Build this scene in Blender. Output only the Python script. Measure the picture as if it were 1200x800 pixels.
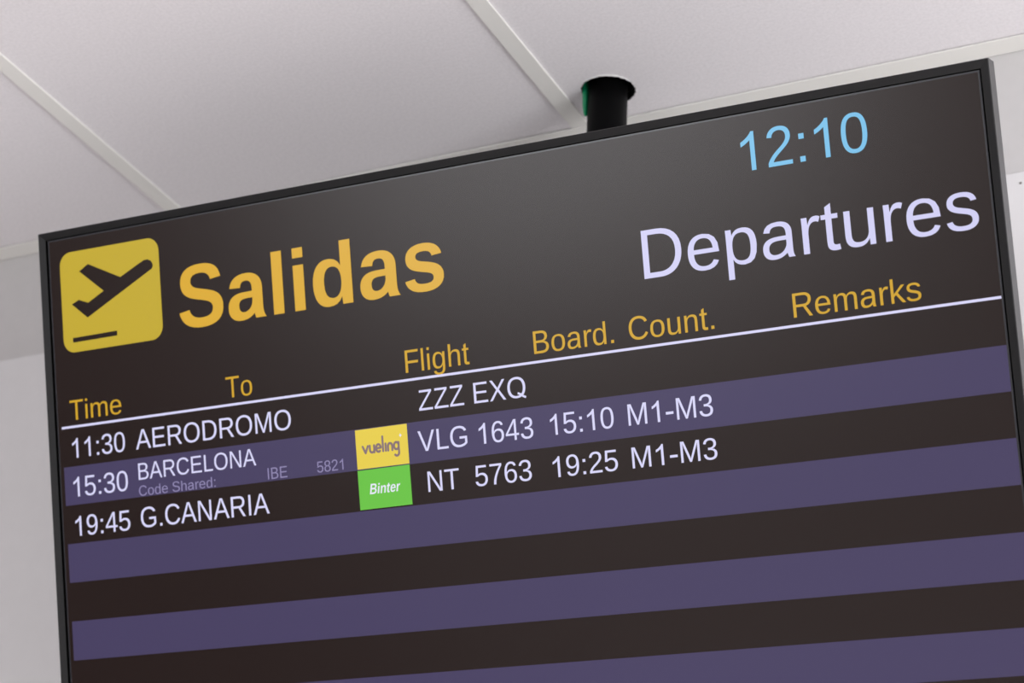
import bpy, bmesh, math, random
from mathutils import Vector, Matrix
from mathutils.geometry import tessellate_polygon

# ------------------------------------------------------------------ scene, camera, sky, lights
S = bpy.context.scene
COL = S.collection
for o in list(bpy.data.objects):
    bpy.data.objects.remove(o)
S.view_settings.view_transform = 'Standard'
S.view_settings.look = 'None'
S.view_settings.exposure = 0.0
S.view_settings.gamma = 1.0
S.view_settings.use_curve_mapping = False

CAM_Z = 1.6
F_PX = 2771.94                       # focal length in pixels of the 1200 px wide frame
M = Matrix(((0.90253018, -0.15429672, -0.40203458),
            (0.42835432, 0.41745928, 0.80139898),
            (0.04417983, -0.89550001, 0.44286326)))   # camera (right, down, forward) -> world
cam_d = bpy.data.cameras.new('camera')
cam = bpy.data.objects.new('camera', cam_d)
COL.objects.link(cam)
cam_d.sensor_width = 36.0
cam_d.lens = F_PX / 1200 * 36
cam_d.clip_start = 0.05
R = Matrix((M.col[0], -M.col[1], -M.col[2])).transposed()
cam.matrix_world = Matrix.Translation((0, 0, CAM_Z)) @ R.to_4x4()
cam_d.dof.use_dof = True
cam_d.dof.focus_distance = 2.40
cam_d.dof.aperture_fstop = 6.5
S.camera = cam

W_ = bpy.data.worlds.new('world')
S.world = W_
W_.use_nodes = True
bg = W_.node_tree.nodes['Background']
bg.inputs[0].default_value = (1.0, 0.98, 0.98, 1)
bg.inputs[1].default_value = 0.54


def area(name, loc, target, sx, sy, power, colour):
    d = bpy.data.lights.new(name, 'AREA')
    d.shape = 'RECTANGLE'
    d.size, d.size_y, d.energy, d.color = sx, sy, power, colour
    o = bpy.data.objects.new(name, d)
    COL.objects.link(o)
    o.location = loc
    o.rotation_euler = (Vector(target) - Vector(loc)).to_track_quat('-Z', 'Y').to_euler()
    return o


# window daylight from far behind the viewer; fill light added at the right
area('window_daylight', (-4.7, -6.0, 2.75), (-1.0, 2.0, 2.6), 2.3, 2.1, 122, (0.95, 0.97, 1.0))
area('side_fill_light', (4.2, -0.2, 1.45), (-0.9, 0.5, 0.0), 2.6, 2.2, 250, (0.97, 0.98, 1.0))

# ------------------------------------------------------------------ measures
CEIL = 3.15494                       # underside of the ceiling grid
TRIM_Y = 2.2976                      # front edge of the wall angle
WALL_Y = 2.325
S0 = Vector((-1.57842, 1.92912, 2.90124))              # top left corner of the lit screen
SX = Vector((0.99868408, -0.02905324, -0.04226128))
SY = Vector((-0.02990306, 0.33958663, -0.94009932))
SN = Vector((-0.04166430, -0.94012596, -0.33827098))   # out of the screen
W, H = 1.113, 0.626

# ------------------------------------------------------------------ materials


def lin(c):
    return tuple((v / 255 / 12.92 if v <= 10 else ((v / 255 + 0.055) / 1.055) ** 2.4) for v in c)


def mat(name, base, rough=0.5, metal=0.0, spec=0.5, emit=None, strength=1.0):
    m = bpy.data.materials.new(name)
    m.use_nodes = True
    b = m.node_tree.nodes['Principled BSDF']
    b.inputs['Base Color'].default_value = (*base, 1)
    b.inputs['Roughness'].default_value = rough
    b.inputs['Metallic'].default_value = metal
    b.inputs['Specular IOR Level'].default_value = spec
    if emit:
        b.inputs['Emission Color'].default_value = (*emit, 1)
        b.inputs['Emission Strength'].default_value = strength
    return m


def speckle(m, scale, amount, bump=0.0, detail=6.0):
    nt = m.node_tree
    b = nt.nodes['Principled BSDF']
    base = b.inputs['Base Color'].default_value[:]
    tc = nt.nodes.new('ShaderNodeTexCoord')
    n = nt.nodes.new('ShaderNodeTexNoise')
    n.inputs['Scale'].default_value = scale
    n.inputs['Detail'].default_value = detail
    r = nt.nodes.new('ShaderNodeValToRGB')
    r.color_ramp.elements[0].position = 0.35
    r.color_ramp.elements[1].position = 0.65
    r.color_ramp.elements[0].color = tuple(v * (1 - amount) for v in base[:3]) + (1,)
    r.color_ramp.elements[1].color = tuple(min(1, v * (1 + amount)) for v in base[:3]) + (1,)
    nt.links.new(tc.outputs['Object'], n.inputs['Vector'])
    nt.links.new(n.outputs['Fac'], r.inputs['Fac'])
    nt.links.new(r.outputs['Color'], b.inputs['Base Color'])
    if bump:
        bp = nt.nodes.new('ShaderNodeBump')
        bp.inputs['Strength'].default_value = bump
        bp.inputs['Distance'].default_value = 0.001
        nt.links.new(n.outputs['Fac'], bp.inputs['Height'])
        nt.links.new(bp.outputs['Normal'], b.inputs['Normal'])
    return m


SR, SS = 0.245, 0.30                   # roughness / specular of the screen's matt coating


def glow(name, rgb, minus=0.03):
    e = tuple(max(0.0, v - minus) for v in lin(rgb))
    return mat(name, (0.004, 0.0035, 0.0035), SR, 0, SS, e, 1.0)


m_ceil = speckle(mat('ceiling_board', (0.885, 0.855, 0.875), 0.9), 260, 0.035, 0.25)
m_bar = mat('white_grid_metal', (0.90, 0.89, 0.85), 0.4)
m_wall = speckle(mat('wall_paint', (0.615, 0.60, 0.60), 0.85), 60, 0.01, 0.05)
m_panel = speckle(mat('wall_cladding', (0.775, 0.765, 0.775), 0.6), 40, 0.008, 0.0)
m_floor = speckle(mat('floor_stone', (0.78, 0.745, 0.725), 0.35), 3, 0.06)
m_bezel = speckle(mat('bezel_plastic', (0.010, 0.010, 0.0108), 0.40, 0, 0.36), 400, 0.05)
m_rim = mat('rim_metal', (0.085, 0.085, 0.088), 0.4, 0.5)
m_gap = mat('black_gasket', (0.0015, 0.0015, 0.0015), 0.8, 0, 0.0)
m_edge = mat('panel_edge', (0.018, 0.018, 0.022), 0.25, 0, 0.5, (0.006, 0.0055, 0.007), 1)  # lighter tone and faint glow stand in for the edge's reflection
m_house = mat('housing_plastic', (0.02, 0.02, 0.02), 0.5)
m_pole = speckle(mat('pole_black_paint', (0.0018, 0.0018, 0.002), 0.45, 0, 0.06), 300, 0.05)
m_green = mat('green_plastic', (0.0, 0.34, 0.14), 0.4)
m_screw = mat('screw_metal', (0.25, 0.24, 0.23), 0.35, 0.8)
m_bracket = mat('bracket_steel', (0.02, 0.02, 0.02), 0.4, 0.3)

g_black = glow('screen_black', (29, 16, 13), 0.002)
g_band = glow('screen_band', (74, 67, 99), 0.012)
g_white = glow('screen_white', (220, 218, 250), 0.03)
g_big = glow('screen_heading_white', (212, 210, 245), 0.03)
g_gold = glow('screen_gold', (222, 175, 68), 0.03)
g_head = glow('screen_amber', (212, 168, 62), 0.03)
g_icon = glow('screen_icon_yellow', (197, 172, 62), 0.02)
g_cyan = glow('screen_cyan', (122, 192, 232), 0.02)
g_dim = glow('screen_dim_violet', (146, 138, 178), 0.02)
g_yel = glow('screen_tile_yellow', (234, 209, 88), 0.03)
g_green = glow('screen_tile_green', (114, 198, 82), 0.03)
g_grey = glow('screen_tile_grey', (140, 120, 122), 0.02)
g_pure = glow('screen_tile_white', (236, 236, 250), 0.03)

# ------------------------------------------------------------------ mesh helpers


def obj(name, bm, mats, parent=None, smooth=False):
    me = bpy.data.meshes.new(name)
    bm.normal_update()
    bm.to_mesh(me)
    bm.free()
    for m in (mats if isinstance(mats, (list, tuple)) else [mats]):
        me.materials.append(m)
    if smooth:
        for p in me.polygons:
            p.use_smooth = True
    o = bpy.data.objects.new(name, me)
    COL.objects.link(o)
    if parent:
        o.parent = parent
    return o


def empty(name, loc, mw=None):
    o = bpy.data.objects.new(name, None)
    o.empty_display_size = 0.1
    COL.objects.link(o)
    if mw is not None:
        o.matrix_world = mw
    else:
        o.location = loc
    return o


def tag(o, label, cat, group=None):
    o['label'] = label
    o['category'] = cat
    if group:
        o['group'] = group
    return o


def struct(o):
    o['kind'] = 'structure'
    return o


def add_box(bm, lo, hi, mi=0, bevel=0.0, segs=2):
    x0, y0, z0 = lo
    x1, y1, z1 = hi
    v = [bm.verts.new(p) for p in ((x0, y0, z0), (x1, y0, z0), (x1, y1, z0), (x0, y1, z0),
                                   (x0, y0, z1), (x1, y0, z1), (x1, y1, z1), (x0, y1, z1))]
    fs = [bm.faces.new([v[i] for i in f]) for f in ((3, 2, 1, 0), (4, 5, 6, 7), (0, 1, 5, 4),
                                                   (1, 2, 6, 5), (2, 3, 7, 6), (3, 0, 4, 7))]
    for f in fs:
        f.material_index = mi
    if bevel:
        es = list({e for f in fs for e in f.edges})
        r = bmesh.ops.bevel(bm, geom=es, offset=bevel, segments=segs, affect='EDGES', profile=0.5)
        for f in r['faces']:
            f.material_index = mi


def add_flat(bm, loops, z=0.0, mi=0):
    """fill outline(s) with holes; loops in millimetres, x right, y down"""
    vecs = [[Vector((x / 1000, -y / 1000, z)) for x, y in lp] for lp in loops]
    flat = [bm.verts.new(v) for lp in vecs for v in lp]
    for t in tessellate_polygon(vecs):
        a, b, c = (flat[i] for i in t)
        n = (b.co - a.co).cross(c.co - a.co)
        if n.length < 1e-14:
            continue
        try:
            f = bm.faces.new((a, b, c) if n.z > 0 else (a, c, b))
            f.material_index = mi
        except ValueError:
            pass


def add_tube(bm, p0, p1, r0, r1=None, n=32, caps=True, mi=0):
    p0, p1 = Vector(p0), Vector(p1)
    r1 = r0 if r1 is None else r1
    q = (p1 - p0).to_track_quat('Z', 'X')
    rings = []
    for p, r in ((p0, r0), (p1, r1)):
        rings.append([bm.verts.new(p + q @ Vector((r * math.cos(2 * math.pi * i / n),
                                                   r * math.sin(2 * math.pi * i / n), 0))) for i in range(n)])
    for i in range(n):
        j = (i + 1) % n
        f = bm.faces.new((rings[0][i], rings[0][j], rings[1][j], rings[1][i]))
        f.smooth = True
        f.material_index = mi
    if caps:
        bm.faces.new(rings[0][::-1]).material_index = mi
        bm.faces.new(rings[1]).material_index = mi


# ------------------------------------------------------------------ lettering: grotesque outlines, 2048 units per em
REG = {
    '0': (1139, "M1059 705Q1059 352 934.5 166Q810 -20 567 -20Q324 -20 202 165Q80 350 80 705Q80 1068 198.5 1249Q317 1430 573 1430Q822 1430 940.5 1247Q1059 1064 1059 705ZM876 705Q876 1010 805.5 1147Q735 1284 573 1284Q407 1284 334.5 1149Q262 1014 262 705Q262 405 335.5 266Q409 127 569 127Q728 127 802 269Q876 411 876 705Z"),
    '1': (1139, "M763 0H583V1103Q518 1042 412.5 981Q307 921 223 891V1061Q374 1130 487 1227Q600 1324 647 1415H763Z"),
    '2': (1139, "M103 0V127Q154 244 227.5 333.5Q301 423 382 495.5Q463 568 542.5 630Q622 692 686 754Q750 816 789.5 884Q829 952 829 1038Q829 1154 761 1218Q693 1282 572 1282Q457 1282 382.5 1219.5Q308 1157 295 1044L111 1061Q131 1230 254.5 1330Q378 1430 572 1430Q785 1430 899.5 1329.5Q1014 1229 1014 1044Q1014 962 976.5 881Q939 800 865 719Q791 638 582 468Q467 374 399 298.5Q331 223 301 153H1036V0Z"),
    '3': (1139, "M1049 389Q1049 194 925 87Q801 -20 571 -20Q357 -20 229.5 76.5Q102 173 78 362L264 379Q300 129 571 129Q707 129 784.5 196Q862 263 862 395Q862 510 773.5 574.5Q685 639 518 639H416V795H514Q662 795 743.5 859.5Q825 924 825 1038Q825 1151 758.5 1216.5Q692 1282 561 1282Q442 1282 368.5 1221Q295 1160 283 1049L102 1063Q122 1236 245.5 1333Q369 1430 563 1430Q775 1430 892.5 1331.5Q1010 1233 1010 1057Q1010 922 934.5 837.5Q859 753 715 723V719Q873 702 961 613Q1049 524 1049 389Z"),
    '4': (1139, "M881 319V0H711V319H47V459L692 1409H881V461H1079V319ZM711 1206Q709 1200 683 1153Q657 1106 644 1087L283 555L229 481L213 461H711Z"),
    '5': (1139, "M1053 459Q1053 236 920.5 108Q788 -20 553 -20Q356 -20 235 66Q114 152 82 315L264 336Q321 127 557 127Q702 127 784 214.5Q866 302 866 455Q866 588 783.5 670Q701 752 561 752Q488 752 425 729Q362 706 299 651H123L170 1409H971V1256H334L307 809Q424 899 598 899Q806 899 929.5 777Q1053 655 1053 459Z"),
    '6': (1139, "M1049 461Q1049 238 928 109Q807 -20 594 -20Q356 -20 230 157Q104 334 104 672Q104 1038 235 1234Q366 1430 608 1430Q927 1430 1010 1143L838 1112Q785 1284 606 1284Q452 1284 367.5 1140.5Q283 997 283 725Q332 816 421 863.5Q510 911 625 911Q820 911 934.5 789Q1049 667 1049 461ZM866 453Q866 606 791 689Q716 772 582 772Q456 772 378.5 698.5Q301 625 301 496Q301 333 381.5 229Q462 125 588 125Q718 125 792 212.5Q866 300 866 453Z"),
    '7': (1139, "M1036 1263Q820 933 731 746Q642 559 597.5 377Q553 195 553 0H365Q365 270 479.5 568.5Q594 867 862 1256H105V1409H1036Z"),
    '8': (1139, "M1050 393Q1050 198 926 89Q802 -20 570 -20Q344 -20 216.5 87Q89 194 89 391Q89 529 168 623Q247 717 370 737V741Q255 768 188.5 858Q122 948 122 1069Q122 1230 242.5 1330Q363 1430 566 1430Q774 1430 894.5 1332Q1015 1234 1015 1067Q1015 946 948 856Q881 766 765 743V739Q900 717 975 624.5Q1050 532 1050 393ZM828 1057Q828 1296 566 1296Q439 1296 372.5 1236Q306 1176 306 1057Q306 936 374.5 872.5Q443 809 568 809Q695 809 761.5 867.5Q828 926 828 1057ZM863 410Q863 541 785 607.5Q707 674 566 674Q429 674 352 602.5Q275 531 275 406Q275 115 572 115Q719 115 791 185.5Q863 256 863 410Z"),
    '9': (1139, "M1042 733Q1042 370 909.5 175Q777 -20 532 -20Q367 -20 267.5 49.5Q168 119 125 274L297 301Q351 125 535 125Q690 125 775 269Q860 413 864 680Q824 590 727 535.5Q630 481 514 481Q324 481 210 611Q96 741 96 956Q96 1177 220 1303.5Q344 1430 565 1430Q800 1430 921 1256Q1042 1082 1042 733ZM846 907Q846 1077 768 1180.5Q690 1284 559 1284Q429 1284 354 1195.5Q279 1107 279 956Q279 802 354 712.5Q429 623 557 623Q635 623 702 658.5Q769 694 807.5 759Q846 824 846 907Z"),
    ':': (569, "M185 824V1021H390V824ZM185 0V197H390V0Z"),
    '.': (569, "M186 0V197H391V0Z"),
    '-': (682, "M65 423V597H618V423Z"),
    'A': (1366, "M1167 0L1006 412H364L202 0H4L579 1409H796L1362 0ZM685 1265L676 1237Q651 1154 602 1024L422 561H949L768 1026Q740 1095 712 1182Z"),
    'B': (1366, "M1258 397Q1258 209 1121 104.5Q984 0 740 0H168V1409H680Q1176 1409 1176 1067Q1176 942 1106 857Q1036 772 908 743Q1076 723 1167 630.5Q1258 538 1258 397ZM984 1044Q984 1158 906 1207Q828 1256 680 1256H359V810H680Q833 810 908.5 867.5Q984 925 984 1044ZM1065 412Q1065 661 715 661H359V153H730Q905 153 985 218Q1065 283 1065 412Z"),
    'C': (1479, "M792 1274Q558 1274 428 1123.5Q298 973 298 711Q298 452 433.5 294.5Q569 137 800 137Q1096 137 1245 430L1401 352Q1314 170 1156.5 75Q999 -20 791 -20Q578 -20 422.5 68.5Q267 157 185.5 321.5Q104 486 104 711Q104 1048 286 1239Q468 1430 790 1430Q1015 1430 1166 1342Q1317 1254 1388 1081L1207 1021Q1158 1144 1049.5 1209Q941 1274 792 1274Z"),
    'D': (1479, "M1381 719Q1381 501 1296 337.5Q1211 174 1055 87Q899 0 695 0H168V1409H634Q992 1409 1186.5 1229.5Q1381 1050 1381 719ZM1189 719Q1189 981 1045.5 1118.5Q902 1256 630 1256H359V153H673Q828 153 945.5 221Q1063 289 1126 417Q1189 545 1189 719Z"),
    'E': (1366, "M168 0V1409H1237V1253H359V801H1177V647H359V156H1278V0Z"),
    'F': (1251, "M359 1253V729H1145V571H359V0H168V1409H1169V1253Z"),
    'G': (1593, "M103 711Q103 1054 287 1242Q471 1430 804 1430Q1038 1430 1184 1351Q1330 1272 1409 1098L1227 1044Q1167 1164 1061.5 1219Q956 1274 799 1274Q555 1274 426 1126.5Q297 979 297 711Q297 444 434 289.5Q571 135 813 135Q951 135 1070.5 177Q1190 219 1264 291V545H843V705H1440V219Q1328 105 1165.5 42.5Q1003 -20 813 -20Q592 -20 432 68Q272 156 187.5 321.5Q103 487 103 711Z"),
    'I': (569, "M189 0V1409H380V0Z"),
    'L': (1139, "M168 0V1409H359V156H1071V0Z"),
    'M': (1706, "M1366 0V940Q1366 1096 1375 1240Q1326 1061 1287 960L923 0H789L420 960L364 1130L331 1240L334 1129L338 940V0H168V1409H419L794 432Q814 373 832.5 305.5Q851 238 857 208Q865 248 890.5 329.5Q916 411 925 432L1293 1409H1538V0Z"),
    'N': (1479, "M1082 0L328 1200L333 1103L338 936V0H168V1409H390L1152 201Q1140 397 1140 485V1409H1312V0Z"),
    'O': (1593, "M1495 711Q1495 490 1410.5 324Q1326 158 1168 69Q1010 -20 795 -20Q578 -20 420.5 68Q263 156 180 322.5Q97 489 97 711Q97 1049 282 1239.5Q467 1430 797 1430Q1012 1430 1170 1344.5Q1328 1259 1411.5 1096Q1495 933 1495 711ZM1300 711Q1300 974 1168.5 1124Q1037 1274 797 1274Q555 1274 423 1126Q291 978 291 711Q291 446 424.5 290.5Q558 135 795 135Q1039 135 1169.5 285.5Q1300 436 1300 711Z"),
    'Q': (1593, "M1495 711Q1495 490 1410.5 324Q1365 232 1295 165Q1400 95 1520 48L1466 -88Q1310 -35 1165 67Q1005 -20 795 -20Q578 -20 420.5 68Q263 156 180 322.5Q97 489 97 711Q97 1049 282 1239.5Q467 1430 797 1430Q1012 1430 1170 1344.5Q1328 1259 1411.5 1096Q1495 933 1495 711ZM1300 711Q1300 974 1168.5 1124Q1037 1274 797 1274Q555 1274 423 1126Q291 978 291 711Q291 446 424.5 290.5Q558 135 795 135Q910 135 1008 175Q930 225 845 246L892 384Q1040 342 1148 262Q1300 410 1300 711Z"),
    'R': (1479, "M1164 0L798 585H359V0H168V1409H831Q1069 1409 1198.5 1302.5Q1328 1196 1328 1006Q1328 849 1236.5 742Q1145 635 984 607L1384 0ZM1136 1004Q1136 1127 1052.5 1191.5Q969 1256 812 1256H359V736H820Q971 736 1053.5 806.5Q1136 877 1136 1004Z"),
    'S': (1366, "M1272 389Q1272 194 1119.5 87Q967 -20 690 -20Q175 -20 93 338L278 375Q310 248 414 188.5Q518 129 697 129Q882 129 982.5 192.5Q1083 256 1083 379Q1083 448 1051.5 491Q1020 534 963 562Q906 590 827 609Q748 628 652 650Q485 687 398.5 724Q312 761 262 806.5Q212 852 185.5 913Q159 974 159 1053Q159 1234 297.5 1332Q436 1430 694 1430Q934 1430 1061 1356.5Q1188 1283 1239 1106L1051 1073Q1020 1185 933 1235.5Q846 1286 692 1286Q523 1286 434 1230Q345 1174 345 1063Q345 998 379.5 955.5Q414 913 479 883.5Q544 854 738 811Q803 796 867.5 780.5Q932 765 991 743.5Q1050 722 1101.5 693Q1153 664 1191 622Q1229 580 1250.5 523Q1272 466 1272 389Z"),
    'T': (1251, "M720 1253V0H530V1253H46V1409H1204V1253Z"),
    'V': (1366, "M782 0H584L9 1409H210L600 417L684 168L768 417L1156 1409H1357Z"),
    'X': (1366, "M1112 0L689 616L257 0H46L582 732L87 1409H298L690 856L1071 1409H1282L800 739L1323 0Z"),
    'Z': (1251, "M1187 0H65V143L923 1253H138V1409H1124V1270L266 156H1187Z"),
    'a': (1139, "M414 -20Q251 -20 169 66Q87 152 87 302Q87 470 197.5 560Q308 650 554 656L797 660V719Q797 851 741 908Q685 965 565 965Q444 965 389 924Q334 883 323 793L135 810Q181 1102 569 1102Q773 1102 876 1008.5Q979 915 979 738V272Q979 160 990 105Q1002 50 1035 0H845Q815 55 806 136Q706 50 615 15Q523 -20 414 -20ZM455 115Q554 115 631 160Q708 205 752.5 283.5Q797 362 797 445V534L600 530Q473 528 407.5 504Q342 480 307 430Q272 380 272 299Q272 211 319.5 163Q367 115 455 115Z"),
    'd': (1139, "M821 174Q771 70 688.5 25Q606 -20 484 -20Q279 -20 182.5 118Q86 256 86 536Q86 1102 484 1102Q607 1102 689 1057Q771 1012 821 914H823L821 1035V1484H1001V0H835L825 174ZM275 542Q275 315 335 217Q395 119 530 119Q683 119 752 225Q821 331 821 554Q821 769 752 869Q683 969 532 969Q396 969 335.5 868.5Q275 768 275 542Z"),
    'e': (1139, "M276 503Q276 317 353 216Q430 115 578 115Q695 115 765.5 162Q836 209 861 281L1019 236Q922 -20 578 -20Q338 -20 212.5 123Q87 266 87 548Q87 816 212.5 959Q338 1102 571 1102Q1048 1102 1048 527V503ZM862 641Q847 812 775 890.5Q703 969 568 969Q437 969 360.5 881.5Q284 794 278 641Z"),
    'g': (1139, "M548 -425Q371 -425 266 -355.5Q161 -286 131 -158L312 -132Q330 -207 391.5 -247.5Q453 -288 553 -288Q822 -288 822 27V201H820Q769 97 680 44.5Q591 -8 472 -8Q273 -8 179.5 124Q86 256 86 539Q86 826 186.5 962.5Q287 1099 492 1099Q607 1099 691.5 1046.5Q776 994 822 897H824L836 1082H1007L1001 858V31Q1001 -425 548 -425ZM822 541Q822 673 786 768.5Q750 864 684.5 914.5Q619 965 536 965Q398 965 335 865Q272 765 272 541Q272 319 331 222Q390 125 533 125Q618 125 684 175Q750 225 786 318.5Q822 412 822 541Z"),
    'h': (1139, "M317 897Q375 1003 456.5 1052.5Q538 1102 663 1102Q839 1102 922.5 1014.5Q1006 927 1006 721V0H825V686Q825 800 804 855.5Q783 911 735 937Q687 963 602 963Q475 963 398.5 875Q322 787 322 638V0H142V1484H322V1098L314 897Z"),
    'i': (455, "M137 1312V1484H317V1312ZM137 0V1082H317V0Z"),
    'k': (1024, "M816 0L450 494L318 385V0H138V1484H318V557L793 1082H1004L565 617L1027 0Z"),
    'l': (455, "M138 0V1484H318V0Z"),
    'm': (1706, "M768 0V686Q768 843 725 903Q682 963 570 963Q455 963 388 875Q321 787 321 627V0H142V851L136 1082H306L314 897H317Q375 1012 450 1057Q525 1102 633 1102Q756 1102 827.5 1053Q899 1004 927 897H930Q986 1006 1065.5 1054Q1145 1102 1258 1102Q1422 1102 1496.5 1013Q1571 924 1571 721V0H1393V686Q1393 843 1350 903Q1307 963 1195 963Q1077 963 1011.5 875.5Q946 788 946 627V0Z"),
    'n': (1139, "M825 0V686Q825 793 804 852Q783 911 737 937Q691 963 602 963Q472 963 397 874Q322 785 322 627V0H142V851L136 1082H306L314 897H317Q379 1009 460.5 1055.5Q542 1102 663 1102Q841 1102 923.5 1013.5Q1006 925 1006 721V0Z"),
    'o': (1139, "M1053 542Q1053 258 928 119Q803 -20 565 -20Q328 -20 207 124.5Q86 269 86 542Q86 1102 571 1102Q819 1102 936 965.5Q1053 829 1053 542ZM864 542Q864 766 797.5 867.5Q731 969 574 969Q416 969 345.5 865.5Q275 762 275 542Q275 328 344.5 220.5Q414 113 563 113Q725 113 794.5 217Q864 321 864 542Z"),
    'p': (1139, "M1053 546Q1053 -20 655 -20Q405 -20 319 168H314L318 -2V-425H138V861L132 1082H306L316 908H320Q368 1008 447 1054.5Q526 1101 655 1101Q855 1101 954 967Q1053 833 1053 546ZM864 542Q864 768 803 865Q742 962 609 962Q502 962 441.5 917Q381 872 349.5 776.5Q318 681 318 528Q318 315 386 214Q454 113 607 113Q741 113 802.5 211.5Q864 310 864 542Z"),
    'r': (682, "M142 0V830L136 1082H306L314 861H318Q361 1000 417 1051Q473 1102 575 1102Q630 1102 692 1065L640 905Q596 935 548 935Q440 937 381 840.5Q322 744 322 564V0Z"),
    's': (1024, "M950 299Q950 146 834.5 63Q719 -20 511 -20Q309 -20 199.5 46.5Q90 113 57 254L216 285Q239 198 311 157.5Q383 117 511 117Q648 117 711.5 159Q775 201 775 285Q775 349 731 389Q687 429 589 455L460 489Q305 529 239.5 567.5Q174 606 137 661Q100 716 100 796Q100 944 205.5 1021.5Q311 1099 513 1099Q692 1099 797.5 1036Q903 973 931 834L769 814Q754 886 688.5 924.5Q623 963 513 963Q391 963 333 926Q275 889 275 814Q275 768 299 738Q323 708 370 687Q417 666 568 629Q711 593 774 562.5Q837 532 873.5 495Q910 458 930 409.5Q950 361 950 299Z"),
    't': (569, "M528 164L554 2Q478 -14 418 -14Q320 -14 266 17Q212 48 190 98.5Q168 149 168 317V940H36V1082H168V1300L347 1400V1082H528V940H347V307Q347 228 356.5 205Q366 182 387.5 169Q409 156 449 156Q479 156 528 164Z"),
    'u': (1139, "M314 1082V396Q314 289 335 230Q356 171 402 145Q448 119 537 119Q667 119 742 208Q817 297 817 455V1082H997V0H833L825 185H822Q760 73 678.5 26.5Q597 -20 476 -20Q298 -20 215.5 68.5Q133 157 133 361V1082Z"),
}
BOLD = {
    'S': (1366, "M1286 406Q1286 199 1132.5 89.5Q979 -20 682 -20Q411 -20 257 76Q103 172 59 367L344 414Q373 302 457 251.5Q541 201 690 201Q999 201 999 389Q999 449 963.5 488Q928 527 863.5 553Q799 579 616 616Q458 653 396 675.5Q334 698 284 728.5Q234 759 199 802Q164 845 144.5 903Q125 961 125 1036Q125 1227 268.5 1328.5Q412 1430 686 1430Q948 1430 1079.5 1348Q1211 1266 1249 1077L963 1038Q941 1129 873.5 1175Q806 1221 680 1221Q412 1221 412 1053Q412 998 440.5 963Q469 928 525 903.5Q581 879 752 842Q955 799 1042.5 762.5Q1130 726 1181 677.5Q1232 629 1259 561.5Q1286 494 1286 406Z"),
    'a': (1139, "M393 -20Q236 -20 148 65.5Q60 151 60 306Q60 474 169.5 562Q279 650 487 652L720 656V711Q720 817 683 868.5Q646 920 562 920Q484 920 447.5 884.5Q411 849 402 767L109 781Q136 939 253.5 1020.5Q371 1102 574 1102Q779 1102 890 1001Q1001 900 1001 714V340Q1001 180 1020 115Q1036 60 1076 0H798Q776 50 763 120Q690 50 600 15Q500 -20 393 -20ZM720 501L576 499Q478 495 437 477.5Q396 460 374.5 424Q353 388 353 328Q353 251 388.5 213.5Q424 176 483 176Q549 176 603.5 212Q658 248 689 311.5Q720 375 720 446Z"),
    'l': (569, "M143 0V1484H424V0Z"),
    'i': (569, "M143 1250V1484H424V1250ZM143 0V1082H424V0Z"),
    'd': (1251, "M844 0L829 176H825Q734 -20 479 -20Q290 -20 187 127.5Q84 275 84 540Q84 809 192.5 955.5Q301 1102 500 1102Q615 1102 698.5 1054Q782 1006 827 911V1484H1108V0ZM831 547Q831 722 772.5 816.5Q714 911 600 911Q487 911 432 819.5Q377 728 377 540Q377 172 598 172Q709 172 770 269.5Q831 367 831 547Z"),
    's': (1139, "M1055 316Q1055 159 926.5 69.5Q798 -20 571 -20Q348 -20 229.5 50.5Q111 121 72 270L319 307Q340 230 391.5 198Q443 166 571 166Q689 166 743 196Q797 226 797 290Q797 342 753.5 372.5Q710 403 606 424Q368 471 285 511.5Q202 552 158.5 616.5Q115 681 115 775Q115 930 234.5 1016.5Q354 1103 573 1103Q766 1103 883.5 1028Q1001 953 1030 811L781 785Q769 851 722 883.5Q675 916 573 916Q473 916 423 890.5Q373 865 373 805Q373 758 411.5 730.5Q450 703 541 685Q668 659 766.5 631.5Q865 604 924.5 566Q984 528 1019.5 468.5Q1055 409 1055 316Z"),
    'B': (1479, "M1386 402Q1386 210 1242 105Q1098 0 842 0H137V1409H782Q1040 1409 1172.5 1319.5Q1305 1230 1305 1055Q1305 935 1238.5 852.5Q1172 770 1036 741Q1207 721 1296.5 633.5Q1386 546 1386 402ZM1008 1015Q1008 1110 947.5 1150Q887 1190 768 1190H432V841H770Q895 841 951.5 884.5Q1008 928 1008 1015ZM1090 425Q1090 623 806 623H432V219H817Q959 219 1024.5 270.5Q1090 322 1090 425Z"),
    'n': (1251, "M844 0V607Q844 892 651 892Q549 892 486.5 804.5Q424 717 424 580V0H143V840L135 1082H403L416 867H420Q477 991 563 1047Q649 1103 768 1103Q940 1103 1032 997Q1124 891 1124 687V0Z"),
    't': (682, "M420 -18Q296 -18 229 49.5Q162 117 162 254V892H25V1082H176L264 1336H440V1082H645V892H440V330Q440 251 470 213.5Q500 176 563 176Q596 176 657 190V16Q553 -18 420 -18Z"),
    'e': (1139, "M586 -20Q342 -20 211 124.5Q80 269 80 546Q80 814 213 958Q346 1102 590 1102Q823 1102 946 947.5Q1069 793 1069 495V487H375Q375 329 433.5 248.5Q492 168 600 168Q749 168 788 297L1053 274Q938 -20 586 -20ZM586 925Q487 925 433.5 856Q380 787 377 663H797Q789 794 734 859.5Q679 925 586 925Z"),
    'r': (797, "M143 0V828L135 1082H403L416 851H420Q461 965 493 1011.5Q525 1058 569 1080.5Q613 1103 679 1103Q733 1103 766 1088V853Q698 868 646 868Q541 868 482.5 783Q424 698 424 531V0Z"),
}


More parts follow.
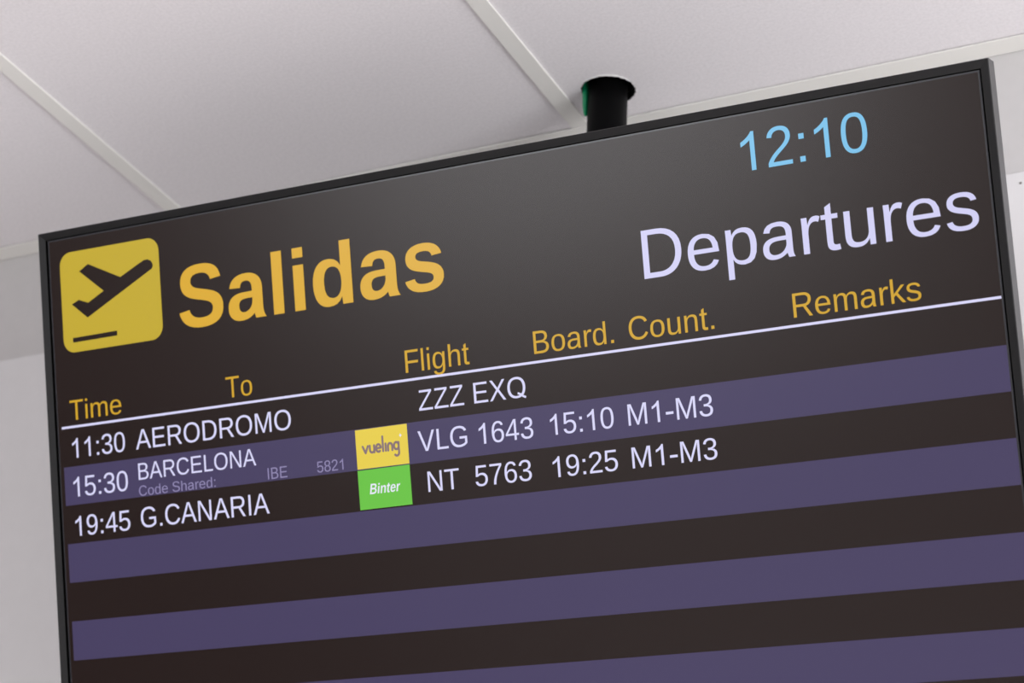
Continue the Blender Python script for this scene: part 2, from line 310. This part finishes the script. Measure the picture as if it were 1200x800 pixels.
def loops_of(path):
    import re
    toks = re.findall(r'[MLHVQZ]|-?\d+\.?\d*', path)
    loops, cur, i, x, y, cmd = [], [], 0, 0.0, 0.0, ''
    while i < len(toks):
        if toks[i].isalpha():
            cmd = toks[i]
            i += 1
        if cmd == 'Z':
            loops.append(cur)
            cur = []
            continue
        if cmd in 'ML':
            x, y = float(toks[i]), float(toks[i + 1])
            i += 2
            cur.append((x, y))
        elif cmd == 'H':
            x = float(toks[i])
            i += 1
            cur.append((x, y))
        elif cmd == 'V':
            y = float(toks[i])
            i += 1
            cur.append((x, y))
        elif cmd == 'Q':
            cx, cy, ex, ey = (float(t) for t in toks[i:i + 4])
            i += 4
            for k in range(1, 5):
                t = k / 4
                cur.append(((1 - t) ** 2 * x + 2 * t * (1 - t) * cx + t * t * ex,
                            (1 - t) ** 2 * y + 2 * t * (1 - t) * cy + t * t * ey))
            x, y = ex, ey
    out = []
    for lp in loops:
        c = [p for k, p in enumerate(lp) if math.dist(p, lp[k - 1]) > 0.5]
        out.append(c)
    return out


def inside(p, lp):
    r = False
    for (x1, y1), (x2, y2) in zip(lp, lp[1:] + lp[:1]):
        if (y1 > p[1]) != (y2 > p[1]) and p[0] < (x2 - x1) * (p[1] - y1) / (y2 - y1) + x1:
            r = not r
    return r


def add_text(bm, text, x0, x1, base, cap, font=None, z=0.0004, mi=0, shear=0.0):
    """letters whose ink spans x0..x1 (mm), standing on y = base, capitals cap mm tall"""
    font = font or REG
    pen, glyphs = 0.0, []
    for ch in text:
        if ch == ' ':
            pen += 569
            continue
        adv, path = font[ch]
        lps = []
        for lp in loops_of(path):
            pts = []
            for (x, y) in lp:
                if ch.islower():
                    y = y * 1021 / 1082 if y <= 1082 else 1021 + (y - 1082) * 388 / 402
                pts.append((x + pen + shear * y, y))
            lps.append(pts)
        glyphs.append(lps)
        pen += adv
    xs = [p[0] for g in glyphs for lp in g for p in lp]
    a, b = min(xs), max(xs)
    sx, sy = (x1 - x0) / (b - a), cap / 1409.0
    for g in glyphs:
        g = [[(x0 + (x - a) * sx, base - y * sy) for x, y in lp] for lp in g]
        outer = [lp for lp in g if sum(inside(lp[0], q) for q in g if q is not lp) % 2 == 0]
        holes = [lp for lp in g if not any(lp is q for q in outer)]
        for o_ in outer:
            add_flat(bm, [o_] + [h for h in holes if inside(h[0], o_)], z, mi)


def add_stroke(bm, pts, w, z, mi=0, n=8):
    """flat line of constant width with round ends (mm)"""
    h = w / 2
    for (x1, y1), (x2, y2) in zip(pts, pts[1:]):
        a = math.atan2(y2 - y1, x2 - x1)
        lp = [(x2 + h * math.cos(a - math.pi / 2 + math.pi * k / n), y2 + h * math.sin(a - math.pi / 2 + math.pi * k / n)) for k in range(n + 1)]
        lp += [(x1 + h * math.cos(a + math.pi / 2 + math.pi * k / n), y1 + h * math.sin(a + math.pi / 2 + math.pi * k / n)) for k in range(n + 1)]
        add_flat(bm, [lp], z, mi)


def arc(cx, cy, rx, ry, a0, a1, n=12):
    return [(cx + rx * math.cos(math.radians(a0 + (a1 - a0) * k / n)),
             cy + ry * math.sin(math.radians(a0 + (a1 - a0) * k / n))) for k in range(n + 1)]


def rrect(x0, y0, x1, y1, r, n=8):
    return (arc(x1 - r, y0 + r, r, r, -90, 0, n) + arc(x1 - r, y1 - r, r, r, 0, 90, n)
            + arc(x0 + r, y1 - r, r, r, 90, 180, n) + arc(x0 + r, y0 + r, r, r, 180, 270, n))


# ------------------------------------------------------------------ the hall: floor, wall, ceiling, grid
bm = bmesh.new()
add_box(bm, (-7, -7, -0.1), (6, WALL_Y + 0.12, 0.0))
struct(obj('floor', bm, m_floor))

SEAM = 2.991
bm = bmesh.new()
add_box(bm, (-7, WALL_Y + 0.004, 0.0), (6, WALL_Y + 0.12, CEIL + 0.35), 0)
add_box(bm, (-7, WALL_Y, 0.0), (6, WALL_Y + 0.003, SEAM), 1, 0.0012)
struct(obj('wall_back', bm, [m_wall, m_panel]))

bm = bmesh.new()
add_box(bm, (-3.42, -1.1, 0.0), (-3.3, WALL_Y - 0.001, CEIL + 0.0), 0)  # out of view, added and kept dark to hold ambient light off the left
struct(obj('light_blocker_left', bm, speckle(mat('side_wall_paint', (0.24, 0.225, 0.22), 0.8), 50, 0.01)))

BARS = [-1.0712 + 0.6001 * k for k in range(-8, 11)]     # grid bar centres
BW = 0.0240
HOLE = (-1.0068, 2.235)
HR = 0.0334
TZ = CEIL + 0.0027                                       # underside of the boards
random.seed(4)
bm = bmesh.new()
edges_x = [-6.6] + BARS + [5.4]


def ring_pts(r, jag, n=72):
    random.seed(9)
    out = []
    for k in range(n):
        a = 2 * math.pi * k / n
        rr = r + random.uniform(-jag, jag)
        out.append((HOLE[0] + rr * math.cos(a), HOLE[1] + rr * math.sin(a)))
    return out


CROSS = [TRIM_Y - 1.212 * k for k in range(1, 7)]
rows_y = [TRIM_Y + 0.02] + CROSS
hole_ring = ring_pts(HR, 0.0007)
for xa, xb in zip(edges_x, edges_x[1:]):
    for yb, ya in zip(rows_y, rows_y[1:]):
        if xa < HOLE[0] < xb and ya < HOLE[1] < yb:
            # board with the sawn hole for the pole
            rect = [(xa + .002, ya + .002), (xb - .002, ya + .002), (xb - .002, yb - .002), (xa + .002, yb - .002)]
            vecs = [[Vector((x, y, 0)) for x, y in rect], [Vector((x, y, 0)) for x, y in hole_ring]]
            flat = [v for l in vecs for v in l]
            for z, up in ((TZ, False), (TZ + 0.0125, True)):
                vs = [bm.verts.new((v.x, v.y, z)) for v in flat]
                for t in tessellate_polygon(vecs):
                    a, b, c = (vs[i] for i in t)
                    n_ = (b.co - a.co).cross(c.co - a.co).z
                    bm.faces.new((a, b, c) if (n_ > 0) == up else (a, c, b))
                if not up:
                    low = vs
            n = len(hole_ring)
            for k in range(n):
                bm.faces.new((low[4 + k], low[4 + (k + 1) % n], vs[4 + (k + 1) % n], vs[4 + k])).material_index = 2  # shade inside the hole painted with the dark plenum colour
            # torn paper lip along the near edge of the hole
            lip = []
            for k in range(n + 1):
                a = 2 * math.pi * k / n
                t = max(0.0, math.cos(a - math.radians(-66))) ** 2.2
                lip.append((a, t))
            prev = None
            for a, t in lip:
                k = int(round(a / (2 * math.pi) * n)) % n
                ix, iy = hole_ring[k]
                ca, sa = math.cos(a), math.sin(a)
                q = (bm.verts.new((HOLE[0] + (HR + .0004 + (.0016 + .0005 * math.sin(a * 23)) * t) * ca, HOLE[1] + (HR + .0004 + (.0016 + .0005 * math.sin(a * 23)) * t) * sa, TZ - .0001)),
                     bm.verts.new((ix, iy, TZ - .0002 - .0010 * t)),
                     bm.verts.new((ix - .0004 * ca, iy - .0004 * sa, TZ + .002)))
                if prev and t > 0.02:
                    f = bm.faces.new((prev[0], q[0], q[1], prev[1]))
                    f.material_index = 1
                    f = bm.faces.new((prev[1], q[1], q[2], prev[2]))
                    f.material_index = 1
                prev = q
        else:
            add_box(bm, (xa + .002, ya + .002, TZ), (xb - .002, yb - .002, TZ + 0.0125), 0)
# closed plenum above the boards, added to keep outside light out of the hole
add_box(bm, (-7, -5.2, CEIL + 0.35), (6, WALL_Y + 0.12, CEIL + 0.37), 2)
add_box(bm, (-7, -5.2, CEIL + 0.0), (-6.6, WALL_Y + 0.003, CEIL + 0.35), 2)
add_box(bm, (5.4, -5.2, CEIL + 0.0), (6, WALL_Y + 0.003, CEIL + 0.35), 2)
add_box(bm, (-6.6, -5.2, CEIL + 0.0), (5.4, rows_y[-1], CEIL + 0.35), 2)
m_plenum = mat('plenum_dark', (0.02, 0.02, 0.02), 0.9)
struct(obj('ceiling', bm, [m_ceil, mat('torn_plaster', (0.92, 0.91, 0.90), 0.9), m_plenum]))

ti = 1


def bar(lo, hi):
    global ti
    bm = bmesh.new()
    add_box(bm, lo, hi, 0, 0.0008, 2)
    # upright web of the T above the flange
    cx, cy = (lo[0] + hi[0]) / 2, (lo[1] + hi[1]) / 2
    if hi[1] - lo[1] > hi[0] - lo[0]:
        add_box(bm, (cx - .001, lo[1] + .001, hi[2] - .0002), (cx + .001, hi[1] - .001, hi[2] + 0.03), 0)
    else:
        add_box(bm, (lo[0] + .001, cy - .001, hi[2] - .0002), (hi[0] - .001, cy + .001, hi[2] + 0.03), 0)
    struct(obj('trim_%d' % ti, bm, m_bar))
    ti += 1


for x in BARS:
    if -4.2 < x < 2.2:
        bar((x - BW / 2, rows_y[-1], CEIL), (x + BW / 2, TRIM_Y - 0.0004, CEIL + 0.0022))
for y in CROSS[:3]:
    for xa, xb in zip(BARS, BARS[1:]):
        if -3.5 < xa < 1.5:
            bar((xa + BW / 2 + .0003, y - BW / 2, CEIL), (xb - BW / 2 - .0003, y + BW / 2, CEIL + 0.0022))
# L-shaped wall angle
bm = bmesh.new()
add_box(bm, (-6.6, TRIM_Y, CEIL - 0.0002), (5.4, WALL_Y + .003, CEIL + 0.0015), 0, 0.0005, 2)
add_box(bm, (-6.6, WALL_Y + .001, CEIL + 0.0014), (5.4, WALL_Y + .0035, CEIL + 0.024), 0)
struct(obj('trim_%d' % ti, bm, m_bar))

# ------------------------------------------------------------------ departures board
mw = Matrix((SX, -SY, SN)).transposed().to_4x4()
mw.translation = S0
# exact orthonormal frame
xax = SX.normalized()
zax = SN - xax * SN.dot(xax)
zax.normalize()
yax = zax.cross(xax)
BM = Matrix((xax, yax, zax)).transposed().to_4x4()
BM.translation = S0
board = empty('departure_board', S0, BM)
tag(board, 'wide dark airport screen listing departures under Salidas, hung tilted down below the ceiling', 'screen')

# local board space: x right, y up, z out of the screen; screen surface at z = 0
FX0, FX1, FY0, FY1 = -0.0112, W + 0.0112, 0.0098, -H - 0.0112


def ring_quad(bm, prof, mi=0):
    """prof: list of (inset from the outer edge, z, material) swept round the frame with mitred corners"""
    rings = []
    for ins, z, _ in prof:
        rings.append([bm.verts.new(p) for p in ((FX0 + ins, FY0 - ins, z), (FX1 - ins, FY0 - ins, z),
                                                (FX1 - ins, FY1 + ins, z), (FX0 + ins, FY1 + ins, z))])
    for (a, b, pr) in zip(rings, rings[1:], prof[1:]):
        for k in range(4):
            j = (k + 1) % 4
            f = bm.faces.new((a[k], b[k], b[j], a[j]))
            f.material_index = pr[2]


bm = bmesh.new()
ring_quad(bm, [(0.0, -0.016, 0), (0.0, 0.0030, 1), (0.0006, 0.0042, 0), (0.0086, 0.0016, 0),
               (0.0088, -0.0006, 2), (0.0111, -0.0008, 2)])
bmesh.ops.recalc_face_normals(bm, faces=bm.faces)
obj('frame', bm, [m_bezel, m_rim, m_gap], board)

bm = bmesh.new()
add_box(bm, (FX0 + .0015, FY1 + .0015, -0.019), (FX1 - .0015, FY0 - .0015, -0.0162), 0, 0.0005)
add_box(bm, (0.16, -0.56, -0.058), (W - 0.16, -0.10, -0.0188), 0, 0.012, 3)
for k in range(24):
    add_box(bm, (0.22 + k * 0.03, -0.16, -0.0592), (0.235 + k * 0.03, -0.12, -0.0575), 1)
obj('housing', bm, [m_house, m_gap], board)

# lit panel: black picture with the violet table bands drawn into it
TH = 0.006
bm = bmesh.new()
add_box(bm, (-0.0006, -H + .0002, -TH), (W + 0.0006, 0.0004, -0.0002), 1)
screen_x0, screen_x1 = 0.0, W
rowy = [265.4 + 44.05 * k for k in range(9)]
cuts = [1.4, *rowy, H * 1000 - 1.4]
for k, (ya, yb) in enumerate(zip(cuts, cuts[1:])):
    band = k % 2 == 1
    xl = 6.0 if band else 1.4
    add_flat(bm, [[(xl, ya), (W * 1000 - 1.2, ya), (W * 1000 - 1.2, yb), (xl, yb)]], 0.0, 2 if band else 0)
    if band:
        add_flat(bm, [[(1.4, ya), (xl, ya), (xl, yb), (1.4, yb)]], 0.0, 0)
Wm, Hm = W * 1000, H * 1000
add_flat(bm, [[(0, 0), (Wm, 0), (Wm, Hm), (0, Hm)], [(1.4, 1.4), (Wm - 1.2, 1.4), (Wm - 1.2, Hm - 1.4), (1.4, Hm - 1.4)]], 0.0, 1)
screen = obj('screen', bm, [g_black, m_edge, g_band], board)
screen['label'] = 'dark lit display with violet table bands'


def text_part(name, items, m, label=None):
    bm = bmesh.new()
    for it in items:
        add_text(bm, *it[:5], font=it[5] if len(it) > 5 else None)
    o = obj(name, bm, m, screen)
    if label:
        o['label'] = label
    return o


# departures pictogram
bm = bmesh.new()
add_flat(bm, [rrect(15.3, 17.2, 154.6, 134.4, 15.5)], 0.0003, 0)
plane = [(144.0, 52.9), (51.2, 96.6), (29.8, 78.5), (39.8, 74.4), (53.2, 79.5), (75.7, 68.7), (42.6, 41.5), (55.5, 34.6),
         (100.0, 56.2), (127.8, 43.9), (133.8, 41.5), (138.9, 41.3), (143.4, 43.6), (145.7, 47.6), (145.6, 50.6)]
add_flat(bm, [plane], 0.0005, 1)
add_flat(bm, [[(28.7, 117.6), (91.4, 117.0), (91.4, 122.6), (28.9, 123.0)]], 0.0005, 1)
ic = obj('departures_icon', bm, [g_icon, g_black], screen)
ic['label'] = 'yellow rounded pictogram of a plane taking off'

text_part('spanish_heading', [('Salidas', 178.3, 518.5, 127.5, 70.0, BOLD)], g_gold, 'bold golden word Salidas')
text_part('english_heading', [('Departures', 748.7, 1098.4, 151.0, 49.8)], g_big, 'pale word Departures')
text_part('clock_digits', [('12:10', 864.9, 997.2, 58.7, 39.4)], g_cyan, 'sky blue time 12:10')
for t, x0, x1, b, c in (('Time', 18.9, 91.5, 212.3, 22.9), ('To', 234.4, 268.8, 211.9, 23.2), ('Flight', 463.9, 541.4, 212.0, 24.0),
                        ('Board.', 617.6, 709.1, 211.3, 23.6), ('Count.', 726.5, 819.8, 211.3, 23.6), ('Remarks', 904.3, 1034.8, 211.7, 23.9)):
    text_part('column_heading', [(t, x0, x1, b, c)], g_head, 'amber column heading ' + t)
bm = bmesh.new()
add_flat(bm, [[(5.9, 218.5), (1111.8, 218.5), (1111.8, 221.2), (5.9, 221.2)]], 0.0003)
obj('divider_line', bm, g_white, screen)['label'] = 'thin pale line under the column headings'

for m_, name, t, x0, x1, b, c in (
        (g_white, 'departure_time', '11:30', 19.6, 93.6, 255.8, 22.4), (g_white, 'destination', 'AERODROMO', 108.5, 316.2, 255.6, 22.1),
        (g_white, 'flight_number', 'ZZZ EXQ', 476.8, 604.6, 254.3, 21.7),
        (g_white, 'departure_time', '15:30', 18.4, 94.7, 300.4, 22.6), (g_white, 'destination', 'BARCELONA', 109.8, 267.9, 290.2, 18.7),
        (g_white, 'flight_number', 'VLG 1643', 472.6, 609.4, 297.6, 21.8), (g_white, 'boarding_time', '15:10', 629.4, 701.4, 297.5, 21.6),
        (g_white, 'counter_number', 'M1-M3', 717.6, 810.5, 297.5, 21.7),
        (g_dim, 'code_share_note', 'Code Shared:', 109.3, 213.0, 308.3, 11.3), (g_dim, 'code_share_note', 'IBE', 282.0, 307.2, 307.3, 12.4),
        (g_dim, 'code_share_note', '5821', 345.6, 378.8, 306.5, 11.8),
        (g_white, 'departure_time', '19:45', 18.2, 94.9, 345.2, 22.6), (g_white, 'destination', 'G.CANARIA', 109.8, 281.4, 344.3, 22.6),
        (g_white, 'flight_number', 'NT  5763', 480.9, 603.8, 341.1, 21.5), (g_white, 'boarding_time', '19:25', 628.6, 702.0, 341.2, 21.4),
        (g_white, 'counter_number', 'M1-M3', 718.1, 811.0, 341.1, 21.2)):
    text_part(name, [(t, x0, x1, b, c)], m_, ('dim violet' if m_ is g_dim else 'white') + ' lettering ' + ' '.join(t.split()))

# airline tiles
bm = bmesh.new()
add_flat(bm, [[(396.0, 266.2), (460.2, 265.9), (460.2, 308.5), (396.1, 308.6)]], 0.0003, 0)
bx, by, xh, w = 403.6, 292.8, 8.6, 2.55
zz = 0.0005
k = 1


def st(pts):
    add_stroke(bm, [(bx + x, by - y) for x, y in pts], w, zz, 1)


st([(0.8, xh - .6), (4.0, 0.9), (7.2, xh - .6)])                                        # v
st([(9.6, xh - .4), (9.6, 3.6)] + [(x, y) for x, y in arc(12.3, 3.6, 2.7, 2.8, 180, 360, 10)] + [(15.0, xh - .4), (15.0, 0.8)])  # u
st([(17.6, 4.6), (23.0, 4.9)] + arc(20.2, 4.7, 2.9, 4.0, 5, 305, 20))                   # e
st([(25.8, 16.4), (25.8, 0.9)])                                                         # l
st([(29.2, xh - .2), (29.2, 0.9)])                                                      # dotless i
st([(32.0, 0.8), (32.0, 5.4)] + arc(34.6, 5.4, 2.6, 3.0, 180, 0, 10) + [(37.2, 0.8)])   # n
st(arc(42.3, 4.9, 2.9, 3.8, 30, 330, 18))                                               # g bowl
st([(45.2, xh - .2), (45.2, -2.6)] + arc(42.4, -2.6, 2.8, 3.2, 0, -140, 10))            # g tail
star = []
for q in range(16):
    a = q * math.pi / 8
    r_ = (1.9 if q % 4 == 0 else 1.0)
    star.append((451.6 + r_ * math.sin(a), 277.4 - 1.25 * r_ * math.cos(a)))
add_flat(bm, [star], zz, 2)
t1 = obj('airline_tile', bm, [g_yel, g_grey, g_pure], screen)
t1['label'] = 'yellow airline tile with grey lower case lettering'
bm = bmesh.new()
add_flat(bm, [[(395.9, 310.0), (460.2, 309.6), (460.5, 352.0), (396.1, 352.2)]], 0.0003, 0)
add_text(bm, 'Binter', 409.4, 447.4, 336.4, 11.0, BOLD, 0.0005, 1, 0.21)
t2 = obj('airline_tile', bm, [g_green, g_pure], screen)
t2['label'] = 'green airline tile with white slanted bold lettering'

# ------------------------------------------------------------------ ceiling pole with its tilting bracket (behind the board)
PX, PY, PR = -1.0085, 2.2375, 0.0243
pole = empty('ceiling_pole', (PX, PY, CEIL + 0.30))
tag(pole, 'black round pole rising through a hole in the ceiling behind the screen', 'pole')
bm = bmesh.new()
add_tube(bm, (0, 0, 0.045), (0, 0, -0.86), PR, n=48)
add_tube(bm, (0, 0, -0.86), (0, 0, -0.868), PR, PR - .006, n=48)
obj('tube', bm, m_pole, pole)
bm = bmesh.new()
add_tube(bm, (0, 0, 0.045), (0, 0, 0.0485), 0.08, n=48)
obj('ceiling_plate', bm, m_bracket, pole)
# collar and arm that carry the board's back
bm = bmesh.new()
zc = 2.655 - (CEIL + 0.30)
add_tube(bm, (0, 0, zc - 0.05), (0, 0, zc + 0.05), PR + 0.006, n=48)
add_tube(bm, (0, -0.026, zc), (0, 2.057 - PY, zc), 0.014, n=24)
obj('collar', bm, m_bracket, pole)

# green sleeve piece hanging out of the hole
bm = bmesh.new()
n = 12
sec = []                              # plan section: from the rim of the hole curling in behind the pole
for i in range(n + 1):
    t = i / n
    a = math.radians(205 - 4 * t * t)
    r_ = 0.0328 - 0.0098 * t
    sec.append((r_ * math.cos(a), r_ * math.sin(a)))
grid = []
for i, (x, y) in enumerate(sec):
    x0_, y0_ = sec[max(i - 1, 0)]
    x1_, y1_ = sec[min(i + 1, n)]
    l_ = math.hypot(x1_ - x0_, y1_ - y0_)
    nx, ny = -(y1_ - y0_) / l_ * 0.0012, (x1_ - x0_) / l_ * 0.0012
    u = abs(i / n - 0.55) / 0.55
    zb = CEIL - 0.0330 + 0.012 * u ** 3
    pull = 0.0028
    ln = math.hypot(x, y)
    colv = []
    for s_ in (0, 1):
        px, py = PX + x + nx * s_, PY + y + ny * s_
        colv.append((bm.verts.new((px, py, CEIL + 0.05)),
                     bm.verts.new((px - pull * x / ln * (1 - i / n), py - pull * y / ln * (1 - i / n), zb))))
    grid.append(colv)
for A, B in zip(grid, grid[1:]):
    bm.faces.new((A[0][0], B[0][0], B[0][1], A[0][1]))
    bm.faces.new((A[1][0], A[1][1], B[1][1], B[1][0]))
    bm.faces.new((A[0][1], B[0][1], B[1][1], A[1][1]))
    bm.faces.new((A[0][0], A[1][0], B[1][0], B[0][0]))
for g in (grid[0], grid[-1]):
    bm.faces.new((g[0][0], g[0][1], g[1][1], g[1][0]))
bmesh.ops.recalc_face_normals(bm, faces=bm.faces)
for f in bm.faces:
    f.smooth = True
gs = obj('plastic_sleeve', bm, m_green)
tag(gs, 'green plastic strip poking from the ceiling hole beside the black pole', 'sleeve')

# small screw in the wall cladding, right of the board
bm = bmesh.new()
bmesh.ops.create_uvsphere(bm, u_segments=20, v_segments=10, radius=0.0016)
for v in bm.verts:
    v.co.z *= 0.5
add_box(bm, (-0.0011, -0.0002, 0.0006), (0.0011, 0.0002, 0.0009))
sc = obj('wall_screw', bm, m_screw)
sc.matrix_world = Matrix.Translation((-0.5309, WALL_Y - 0.0002, 2.9761)) @ Matrix.Rotation(math.radians(90), 4, 'X')
tag(sc, 'tiny grey screw head in the white wall right of the screen', 'screw')
